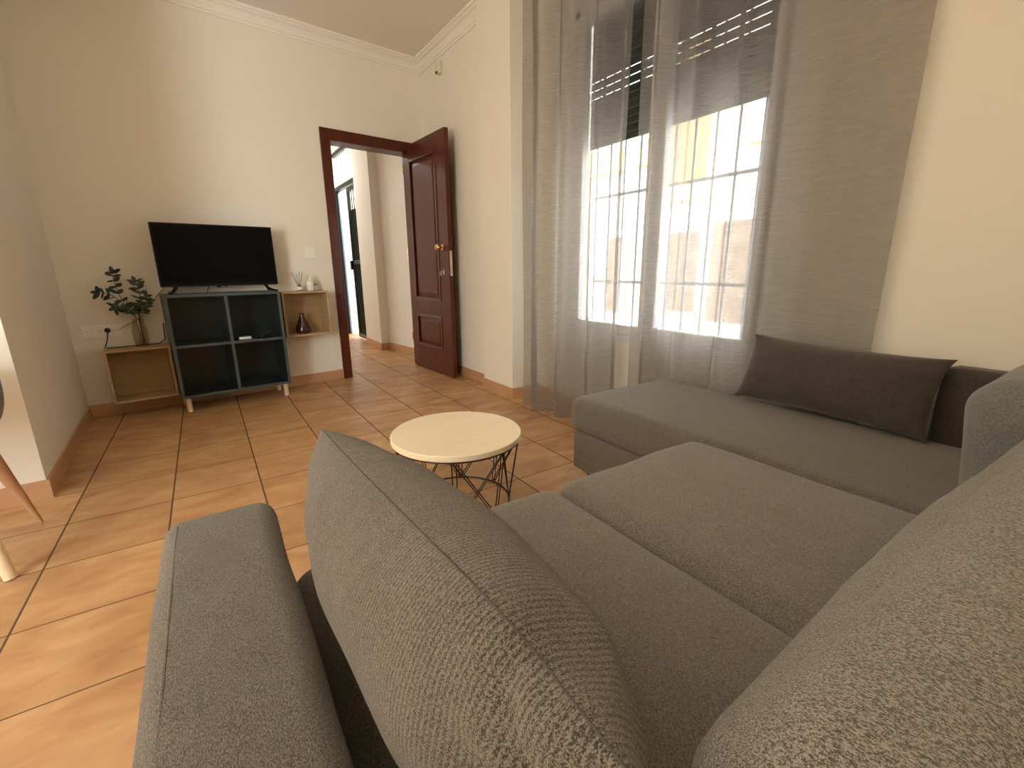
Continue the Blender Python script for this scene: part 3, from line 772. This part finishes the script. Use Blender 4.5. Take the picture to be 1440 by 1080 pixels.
# ================================================================== CUBE SHELF WITH TV
def wthing(name, label, cat, x, y, z, rz=0, group=None):
    p = WL(x, y, z); return thing(name, label, cat, p, PHI + rz, group)
cab = wthing('cube_shelf_unit', 'dark teal four-compartment cube shelf unit on wooden legs under the television', 'shelf unit', 0.0, -0.165, 0)
CD = 0.29; CW = 0.70; Z0 = 0.10; Z1 = 0.802; t = 0.019
cf, cb = -CD / 2 , CD / 2
bm = bmesh.new()
box(bm, -CW / 2, CW / 2, cf, cb, Z1 - t, Z1, 0.0015, 1); box(bm, -CW / 2, CW / 2, cf, cb, Z0, Z0 + t, 0.0015, 1)
box(bm, -CW / 2, -CW / 2 + t, cf, cb, Z0 + t, Z1 - t, 0.0015, 1); box(bm, CW / 2 - t, CW / 2, cf, cb, Z0 + t, Z1 - t, 0.0015, 1)
link('cabinet_body', bm, TEAL, cab, smooth=False)
bm = bmesh.new(); box(bm, -t / 2, t / 2, cf, cb - 0.008, Z0 + t, Z1 - t, 0.0015, 1); link('divider', bm, TEAL, cab, smooth=False)
for s in (-1, 1):
    bm = bmesh.new(); x0, x1 = (-CW / 2 + t, -t / 2) if s < 0 else (t / 2, CW / 2 - t)
    box(bm, x0, x1, cf, cb - 0.008, 0.447, 0.465, 0.0015, 1); link('shelf', bm, TEAL, cab, smooth=False)
bm = bmesh.new(); box(bm, -CW / 2 + t, CW / 2 - t, cb - 0.008, cb, Z0 + t, Z1 - t); link('back_panel', bm, TEAL, cab, smooth=False)
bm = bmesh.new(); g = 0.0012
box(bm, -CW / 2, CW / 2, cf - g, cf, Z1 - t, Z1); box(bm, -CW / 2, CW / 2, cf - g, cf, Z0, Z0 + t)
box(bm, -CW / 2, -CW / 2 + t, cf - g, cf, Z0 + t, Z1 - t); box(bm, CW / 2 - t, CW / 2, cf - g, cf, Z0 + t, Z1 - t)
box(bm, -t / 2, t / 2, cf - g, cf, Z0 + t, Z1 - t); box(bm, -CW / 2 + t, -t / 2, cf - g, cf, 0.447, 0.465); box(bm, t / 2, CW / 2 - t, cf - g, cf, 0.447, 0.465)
eb = link('lit_front_edge', bm, EDGE, cab, smooth=False); eb['label'] = 'front edges coloured paler blue-grey as if catching light'
for sx_ in (-1, 1):
    for sy in (-1, 1):
        bm = bmesh.new(); cyl(bm, (0, 0, 0), (0, 0, Z0), 0.0165, 0.0165, 20); o = link('leg', bm, BIRCH, cab); o.location = (sx_ * 0.315, sy * (CD / 2 - 0.035), 0)
SHT = 0.465
# things on the shelf: small white box and dark puck
o = wthing('adapter_box', 'small white adapter lying in the upper right compartment of the teal shelf unit', 'adapter', 0.093, -0.235, SHT)
bm = bmesh.new(); box(bm, -0.040, 0.040, -0.022, 0.022, 0, 0.016, 0.004); link('body', bm, WHITEP, o, smooth=False)
bm = bmesh.new(); cyl(bm, (-0.05, 0, 0.006), (-0.04, 0, 0.006), 0.004, n=10); link('plug_pin', bm, BLACKP, o)
o = wthing('media_puck', 'small black device beside the white adapter in the teal shelf unit', 'device', 0.212, -0.235, SHT + 0.001)
bm = bmesh.new(); lathe(bm, [(0, 0), (0.028, 0), (0.031, 0.004), (0.031, 0.012), (0.028, 0.016), (0, 0.017)], 28); o2 = link('body', bm, BLACKP, o); o2.scale = (1.2, 1, 1)
bm = bmesh.new(); lathe(bm, [(0, 0.017), (0.010, 0.017), (0.010, 0.018), (0, 0.018)], 20); link('button', bm, STEEL, o)

# television
tv = wthing('television', 'black flat-screen television standing on the teal shelf unit', 'television', 0.018, -0.170, Z1, rz=0.01)
TW, TB, TT = 0.724, 0.046, 0.460
bm = bmesh.new(); box(bm, -TW / 2, TW / 2, -0.012, 0.012, TB, TT, 0.003); box(bm, -TW / 2 + 0.12, TW / 2 - 0.12, 0.012, 0.050, TB + 0.03, TT - 0.12, 0.012)
link('tv_case', bm, BLACKP, tv, smooth=False)
bm = bmesh.new(); box(bm, -TW / 2 + 0.009, TW / 2 - 0.009, -0.0135, -0.0118, TB + 0.016, TT - 0.009); link('screen', bm, SCREEN, tv, smooth=False)
for s in (-1, 1):
    bm = bmesh.new()
    tube(bm, [(s * 0.275, 0.0, TB + 0.004), (s * 0.290, 0.0, 0.024), (s * 0.312, -0.055, 0.008), (s * 0.330, -0.098, 0.006)], [0.013, 0.011, 0.008, 0.006], 8)
    tube(bm, [(s * 0.290, 0.0, 0.024), (s * 0.305, 0.055, 0.008), (s * 0.315, 0.085, 0.006)], [0.011, 0.008, 0.006], 8)
    link('stand_foot', bm, BLACKP, tv)
bm = bmesh.new(); box(bm, -0.042, 0.022, -0.016, 0.006, TB - 0.010, TB + 0.002, 0.003); link('sensor_bar', bm, BLACKP, tv, smooth=False)
bm = bmesh.new(); box(bm, -0.012, 0.012, -0.0170, -0.0158, TB - 0.0065, TB - 0.0025); link('badge', bm, STEEL, tv, smooth=False)
# tv lead curling over the top of the unit, and running down the wall behind the plant
bm = bmesh.new()
P = [WL(-0.060, -0.10, Z1 + 0.040), WL(-0.078, -0.16, Z1 + 0.020), WL(-0.092, -0.215, Z1 + 0.005), WL(-0.092, -0.235, Z1 + 0.004)]
tube(bm, P, 0.0026, 8); tag(link('signal_cable', bm, CORD), 'short black cable lying on top of the teal unit below the television', 'cable')
bm = bmesh.new()
P = [WL(-0.30, -0.010, 0.86), WL(-0.36, -0.007, 0.79), WL(-0.42, -0.006, 0.715), WL(-0.48, -0.006, 0.640), WL(-0.56, -0.006, 0.60), WL(-0.60, -0.010, 0.575)]
tube(bm, P, 0.003, 8); tag(link('aerial_cable', bm, CORDG), 'pale cable running down the wall behind the vase of branches', 'cable')

# ================================================================== OAK WALL BOXES
def wall_box(x0, x1, z0, dep, label):
    o = wthing('wall_box_shelf', label, 'wall shelf', (x0 + x1) / 2, -dep / 2, z0)
    w = (x1 - x0) / 2; h = 0.352; tt = 0.014
    bm = bmesh.new(); d = dep / 2
    box(bm, -w, w, -d, d, h - tt, h, 0.001, 1); box(bm, -w, w, -d, d, 0, tt, 0.001, 1)
    box(bm, -w, -w + tt, -d, d, tt, h - tt, 0.001, 1); box(bm, w - tt, w, -d, d, tt, h - tt, 0.001, 1)
    link('box_frame', bm, OAK, o, smooth=False)
    bm = bmesh.new(); box(bm, -w + tt, w - tt, d - 0.008, d - 0.001, tt, h - tt); link('back_panel', bm, OAK_SHADE, o, smooth=False)
    return o
SD = 0.185
wall_box(-0.703, -0.354, 0.106, SD, 'low oak box shelf on the wall left of the teal unit, below the sockets')
wall_box(0.392, 0.744, 0.436, SD, 'high oak box shelf on the wall right of the teal unit, holding the plum vase')
LT = 0.106 + 0.352; RTP = 0.436 + 0.352

# glass vase with eucalyptus
vs = wthing('glass_vase', 'faceted clear glass vase of leafy branches on the low oak box shelf', 'vase', -0.496, -0.085, LT)
bm = bmesh.new()
n = 9
rows = []
prof = [(0.030, 0.0), (0.036, 0.004), (0.043, 0.05), (0.046, 0.10), (0.034, 0.150), (0.030, 0.190)]
lathe(bm, prof, n); lathe(bm, [(0, 0.004), (0.034, 0.006)], n)
link('vase_body', bm, VASEG, vs, ang=10)
br = wthing('eucalyptus_branches', 'dark green leafy eucalyptus branches standing in the glass vase', 'plant', -0.496, -0.085, LT + 0.01)
def leaf(bm, p, d, nrm, ln, wd):
    d = d.normalized(); s = d.cross(nrm).normalized(); nn = s.cross(d)
    prev = None
    vs_ = []
    for k in range(6):
        t_ = k / 5; w_ = wd * math.sin(PI * min(1, t_ * 0.92 + 0.06)) ** 0.7; cur = -0.18 * ln * t_ * t_
        c = p + d * ln * t_ + nn * cur
        vs_.append((bm.verts.new(c + s * w_), bm.verts.new(c + nn * 0.0025), bm.verts.new(c - s * w_)))
    for a, b in zip(vs_[:-1], vs_[1:]):
        bm.faces.new((a[0], a[1], b[1], b[0])); bm.faces.new((a[1], a[2], b[2], b[1]))
rnd = random.Random(11)
stems = [  # end points in local x (right), y (towards wall +), z
    [(0.012, 0, 0.0), (0.004, 0, 0.17), (-0.055, -0.01, 0.30), (-0.075, -0.01, 0.41), (-0.078, -0.01, 0.475)],
    [(0.020, 0, 0.0), (0.0, 0, 0.16), (-0.045, -0.02, 0.26), (-0.10, -0.03, 0.335), (-0.160, -0.03, 0.355)],
    [(-0.01, 0, 0.0), (0.010, 0, 0.18), (0.035, 0, 0.27), (0.040, 0, 0.36), (0.030, 0.01, 0.415)],
    [(0.0, 0.01, 0.0), (0.012, 0, 0.16), (0.0, -0.02, 0.235), (-0.05, -0.03, 0.275), (-0.095, -0.03, 0.262)],
    [(0.005, 0.01, 0.0), (0.010, 0, 0.17), (0.038, -0.02, 0.235), (0.062, -0.03, 0.285), (0.068, -0.03, 0.32)],
]
bm = bmesh.new()
paths = []
for st_ in stems:
    P = [Vector(p) for p in st_]; Q = []
    for i in range(len(P) - 1):
        for k in range(5):
            t_ = k / 5
            a, b = P[i], P[i + 1]
            pa_ = P[max(i - 1, 0)]; pb_ = P[min(i + 2, len(P) - 1)]
            Q.append(0.5 * ((2 * a) + (b - pa_) * t_ + (2 * pa_ - 5 * a + 4 * b - pb_) * t_ ** 2 + (3 * a - pa_ - 3 * b + pb_) * t_ ** 3))
    Q.append(P[-1]); paths.append(Q); tube(bm, Q, 0.0022, 6)
link('stems', bm, STEM, br)
bm = bmesh.new()
for Q in paths:
    for i in range(8, len(Q), 2):
        p = Q[i]; tdir = (Q[min(i + 1, len(Q) - 1)] - Q[i - 1]).normalized()
        for s in (-1, 1):
            if rnd.random() < 0.12: continue
            side = tdir.cross(Vector((0, 1, 0))) * s
            d = side + tdir * rnd.uniform(0.1, 0.8) + Vector((0, rnd.uniform(-0.9, 0.5), rnd.uniform(-0.3, 0.2)))
            nr = Vector((rnd.uniform(-.5, .5), rnd.uniform(-1, -0.2), rnd.uniform(-.2, 1.0)))
            leaf(bm, p, d, nr, rnd.uniform(0.036, 0.056), rnd.uniform(0.009, 0.0145))
    leaf(bm, Q[-1], (Q[-1] - Q[-3]), Vector((0, -1, 0.3)), 0.045, 0.012)
lf = link('leaves', bm, LEAF, br); lf['kind'] = 'stuff'

# plum vase inside the right box
o = wthing('plum_vase', 'dark plum glass teardrop vase inside the high oak box shelf', 'vase', 0.545, -0.095, 0.436 + 0.014)
bm = bmesh.new(); lathe(bm, [(0, 0), (0.044, 0.0), (0.056, 0.010), (0.059, 0.030), (0.052, 0.058), (0.035, 0.095), (0.022, 0.125), (0.018, 0.150), (0.019, 0.163), (0.014, 0.163), (0.013, 0.14)], 40)
link('vase_body', bm, AMBER, o)
# reed diffuser
o = wthing('reed_diffuser', 'small clear reed diffuser with dark sticks on top of the high oak box shelf', 'diffuser', 0.560, -0.085, RTP)
bm = bmesh.new(); lathe(bm, [(0, 0), (0.024, 0), (0.026, 0.004), (0.026, 0.036), (0.022, 0.042), (0.012, 0.045), (0.012, 0.052), (0.009, 0.052), (0.009, 0.044)], 24); link('bottle', bm, CLEARG, o)
bm = bmesh.new(); lathe(bm, [(0.0262, 0.012), (0.027, 0.012), (0.027, 0.034), (0.0262, 0.034)], 24); link('bottle_label', bm, WHITEP, o)
for k, (dx, dy, dz) in enumerate(((-0.075, 0.0, 0.145), (-0.05, 0.02, 0.15), (-0.028, -0.02, 0.135), (0.012, 0.01, 0.155), (0.036, -0.01, 0.148), (0.046, 0.02, 0.14))):
    bm = bmesh.new(); cyl(bm, (-dx * 0.08, -dy * 0.08, 0.006), (dx * 0.78, dy, dz), 0.0017, n=8); link('reed', bm, STEM, o)
# white bottles
o = wthing('spray_bottle', 'white pump bottle right of the reed diffuser on the high oak box shelf', 'bottle', 0.645, -0.080, RTP)
bm = bmesh.new(); lathe(bm, [(0, 0), (0.026, 0), (0.029, 0.004), (0.029, 0.060), (0.022, 0.074), (0.011, 0.080), (0.011, 0.092), (0, 0.092)], 28); link('bottle_body', bm, WHITEP, o)
bm = bmesh.new(); lathe(bm, [(0, 0.092), (0.009, 0.092), (0.009, 0.108), (0.012, 0.110), (0.012, 0.120), (0, 0.121)], 20); box(bm, 0.004, 0.026, -0.004, 0.004, 0.112, 0.119, 0.001); link('pump_head', bm, WHITEP, o)
o = wthing('small_white_jar', 'small white jar behind the pump bottle on the high oak box shelf', 'jar', 0.690, -0.055, RTP)
bm = bmesh.new(); lathe(bm, [(0, 0), (0.016, 0), (0.018, 0.003), (0.018, 0.040), (0, 0.041)], 24); link('jar_body', bm, WHITEP, o)
bm = bmesh.new(); lathe(bm, [(0, 0.041), (0.019, 0.041), (0.019, 0.055), (0, 0.056)], 24); link('lid', bm, CORDG, o)

# ------------------------------------------------------------------ electrics
def plate(name, label, x, z, w, h, parts):
    o = wthing(name, label, 'socket' if 'socket' in name else 'switch', x, 0, z)
    bm = bmesh.new(); box(bm, -w / 2, w / 2, -0.010, 0.0, -h / 2, h / 2, 0.003); link('cover_plate', bm, WHITEP, o, smooth=False)
    return o
o = plate('light_switch', 'white light switch on the wall left of the wooden door frame', 0.696, 1.088, 0.082, 0.082, None)
bm = bmesh.new(); box(bm, -0.026, 0.026, -0.0135, -0.010, -0.026, 0.026, 0.002); link('rocker', bm, WHITEP, o, smooth=False)
o = plate('wall_socket', 'white triple wall socket above the low oak box shelf', -0.685, 0.572, 0.205, 0.078, None)
for k in (-1, 0, 1):
    bm = bmesh.new(); lathe(bm, [(0, 0.004), (0.019, 0.004), (0.021, 0.0), (0.025, 0.0), (0.025, 0.003), (0.026, 0.003)], 24)
    bm.transform(Matrix.Translation((k * 0.066, -0.0102, 0)) @ Matrix.Rotation(PI / 2, 4, 'X')); link('socket_well', bm, WHITEP, o)
    bm = bmesh.new()
    for q in (-1, 1): cyl(bm, (k * 0.066 + q * 0.009, -0.0150, 0), (k * 0.066 + q * 0.009, -0.0125, 0), 0.0028, n=10)
    link('pin_hole', bm, BLACKP, o)
bm = bmesh.new()
c = WL(-0.660, -0.028, 0.575); cyl(bm, WL(-0.660, -0.0165, 0.575), WL(-0.660, -0.045, 0.575), 0.017, 0.012, 16)
tube(bm, [WL(-0.660, -0.045, 0.575), WL(-0.662, -0.058, 0.555), WL(-0.672, -0.065, 0.51), WL(-0.690, -0.075, 0.470), WL(-0.675, -0.07, LT + 0.006), WL(-0.62, -0.055, LT + 0.005), WL(-0.55, -0.04, LT + 0.004), WL(-0.47, -0.03, LT + 0.004), WL(-0.40, -0.028, LT + 0.004), WL(-0.365, -0.02, LT + 0.03), WL(-0.358, -0.012, 0.60)], 0.0034, 8)
tag(link('power_cord', bm, CORD), 'black power cord plugged into the triple socket and trailing along the low oak box shelf', 'cord')
# motion detector
o = thing('alarm_detector', 'small cream alarm detector high on the wall above the open door', 'detector', (XR, -0.22, 2.545), 0)
bm = bmesh.new(); box(bm, -0.042, 0.0, -0.030, 0.030, -0.045, 0.045, 0.010); link('housing', bm, WHITEP2, o)
bm = bmesh.new(); box(bm, -0.046, -0.030, -0.018, 0.018, -0.042, -0.026, 0.004); link('sensor_lens', bm, BLACKP, o, smooth=False)
bm = bmesh.new(); box(bm, -0.020, 0.0, -0.012, 0.012, 0.045, 0.062, 0.003); link('bracket', bm, WHITEP, o, smooth=False)

# ================================================================== DINING CHAIR (left edge)
ch = thing('dining_chair', 'grey shell dining chair with splayed light wooden legs at the left edge', 'chair', (-1.0, -1.94, 0))
cx, cy = -1.0, -1.94
feet = [(-0.732, -2.150, 0.017), (-0.742, -1.740, 0.006), (-1.30, -2.150, 0.015), (-1.30, -1.735, 0.015)]
tops = [(-0.800, -2.085, 0.021), (-0.835, -1.800, 0.033), (-1.12, -2.06, 0.020), (-1.12, -1.835, 0.020)]
for (f, t_, m_) in zip(feet, tops, (BIRCH, BIRCH_SHADE, BIRCH, BIRCH_SHADE)):
    bm = bmesh.new(); cyl(bm, (f[0] - cx, f[1] - cy, 0.003), (t_[0] - cx, t_[1] - cy, 0.42), f[2], t_[2], 20); link('leg', bm, m_, ch)
bm = bmesh.new(); cyl(bm, (-0.10, -0.12, 0.40), (0.21, 0.14, 0.40), 0.012); cyl(bm, (-0.10, 0.12, 0.40), (0.21, -0.14, 0.40), 0.012); link('under_frame', bm, BLACKP, ch)
bm = bmesh.new()
NU, NV = 36, 24; rows = []
for j in range(NV + 1):
    v = j / NV; row = []
    for i in range(NU):
        a = i * 2 * PI / NU
        back = max(0, -math.cos(a))                     # back of the chair towards -x
        side = abs(math.sin(a))
        lip = 0.14 + 0.24 * back ** 1.5 + 0.06 * side
        r = 0.252 + 0.03 * back
        if v < 0.55:
            q = v / 0.55; x = math.cos(a) * r * q; y = math.sin(a) * r * q; zz = 0.425 + 0.02 * q * q
        else:
            q = (v - 0.55) / 0.45; x = math.cos(a) * (r + 0.045 * math.sin(q * PI / 2)); y = math.sin(a) * (r + 0.045 * math.sin(q * PI / 2)); zz = 0.445 + lip * q * (0.35 + 0.65 * q) * 1
        row.append(bm.verts.new((x, y, zz)))
    rows.append(row)
for j in range(NV):
    for i in range(NU):
        if j == 0: bm.faces.new((rows[1][i], rows[1][(i + 1) % NU], rows[0][i]))
        else: bm.faces.new((rows[j][i], rows[j][(i + 1) % NU], rows[j + 1][(i + 1) % NU], rows[j + 1][i]))
bmesh.ops.remove_doubles(bm, verts=bm.verts, dist=1e-4)
sh = link('seat_shell', bm, GREYSHELL, ch); md = sh.modifiers.new('th', 'SOLIDIFY'); md.thickness = 0.012; md.offset = 0

# ================================================================== LIGHT
w = bpy.data.worlds.new('World'); SC.world = w; w.use_nodes = True
bg = w.node_tree.nodes['Background']
sky = w.node_tree.nodes.new('ShaderNodeTexSky'); sky.sky_type = 'NISHITA'; sky.sun_disc = False
sky.sun_elevation = math.radians(52); sky.sun_rotation = math.radians(250); sky.air_density = 1.0; sky.dust_density = 2.0
w.node_tree.links.new(sky.outputs[0], bg.inputs['Color']); bg.inputs['Strength'].default_value = 1.4
def sun():
    l = bpy.data.lights.new('sun', 'SUN'); l.energy = 18.0; l.angle = math.radians(0.6); l.color = (1, 0.95, 0.86)
    o = bpy.data.objects.new('sun', l); COL.objects.link(o)
    d = Vector((0.62, 0.28, -0.74)); o.rotation_euler = d.to_track_quat('-Z', 'Y').to_euler()
sun()
def area(name, loc, d, sx_, sy_, e, col):
    l = bpy.data.lights.new(name, 'AREA'); l.shape = 'RECTANGLE'; l.size = sx_; l.size_y = sy_; l.energy = e; l.color = col
    o = bpy.data.objects.new(name, l); COL.objects.link(o); o.location = loc; o.rotation_euler = Vector(d).to_track_quat('-Z', 'Y').to_euler()
    return o
area('daylight_rear_window', (-2.5, -4.44, 1.20), (-0.30, 1, 0.28), 1.05, 2.0, 78, (1.0, 0.985, 0.93))
area('ceiling_fill', (-1.7, -3.1, 1.15), (-0.25, 0.55, 1), 0.6, 0.6, 47, (1.0, 0.98, 0.935))  # added fill to brighten the ceiling, out of view and without a fixture
area('hall_fill', (0.9, 2.6, 2.70), (0, 0, -1), 0.5, 0.5, 28, (1.0, 0.95, 0.88))  # unseen fill added to brighten the hall, no lamp body

# ================================================================== CAMERA
f, yaw, pitch, roll = 642.15, 0.5834, 0.2488, -0.0087
cy_, sy_ = math.cos(yaw), math.sin(yaw); cp_, sp_ = math.cos(pitch), math.sin(pitch)
fwd = Vector((sy_ * cp_, cy_ * cp_, -sp_)); right = Vector((cy_, -sy_, 0)); up = right.cross(fwd)
r2 = right * math.cos(roll) + up * math.sin(roll); u2 = -right * math.sin(roll) + up * math.cos(roll)
cam = bpy.data.cameras.new('camera'); co = bpy.data.objects.new('camera', cam); COL.objects.link(co)
cam.sensor_fit = 'HORIZONTAL'; cam.sensor_width = 36.0; cam.lens = f / 1440 * 36.0; cam.clip_start = 0.01
M = Matrix(((r2.x, u2.x, -fwd.x, -0.0853), (r2.y, u2.y, -fwd.y, -4.098), (r2.z, u2.z, -fwd.z, 0.9539), (0, 0, 0, 1)))
co.matrix_world = M
SC.camera = co
vs_ = SC.view_settings
vs_.view_transform = 'Standard'; vs_.look = 'None'; vs_.gamma = 1; vs_.use_curve_mapping = False; vs_.exposure = 0.13
SC.cycles.max_bounces = 10; SC.cycles.diffuse_bounces = 6; SC.cycles.transparent_max_bounces = 16
SC.cycles.use_denoising = True
SC.cycles.sample_clamp_indirect = 6.0
SC.cycles.caustics_reflective = False; SC.cycles.caustics_refractive = False
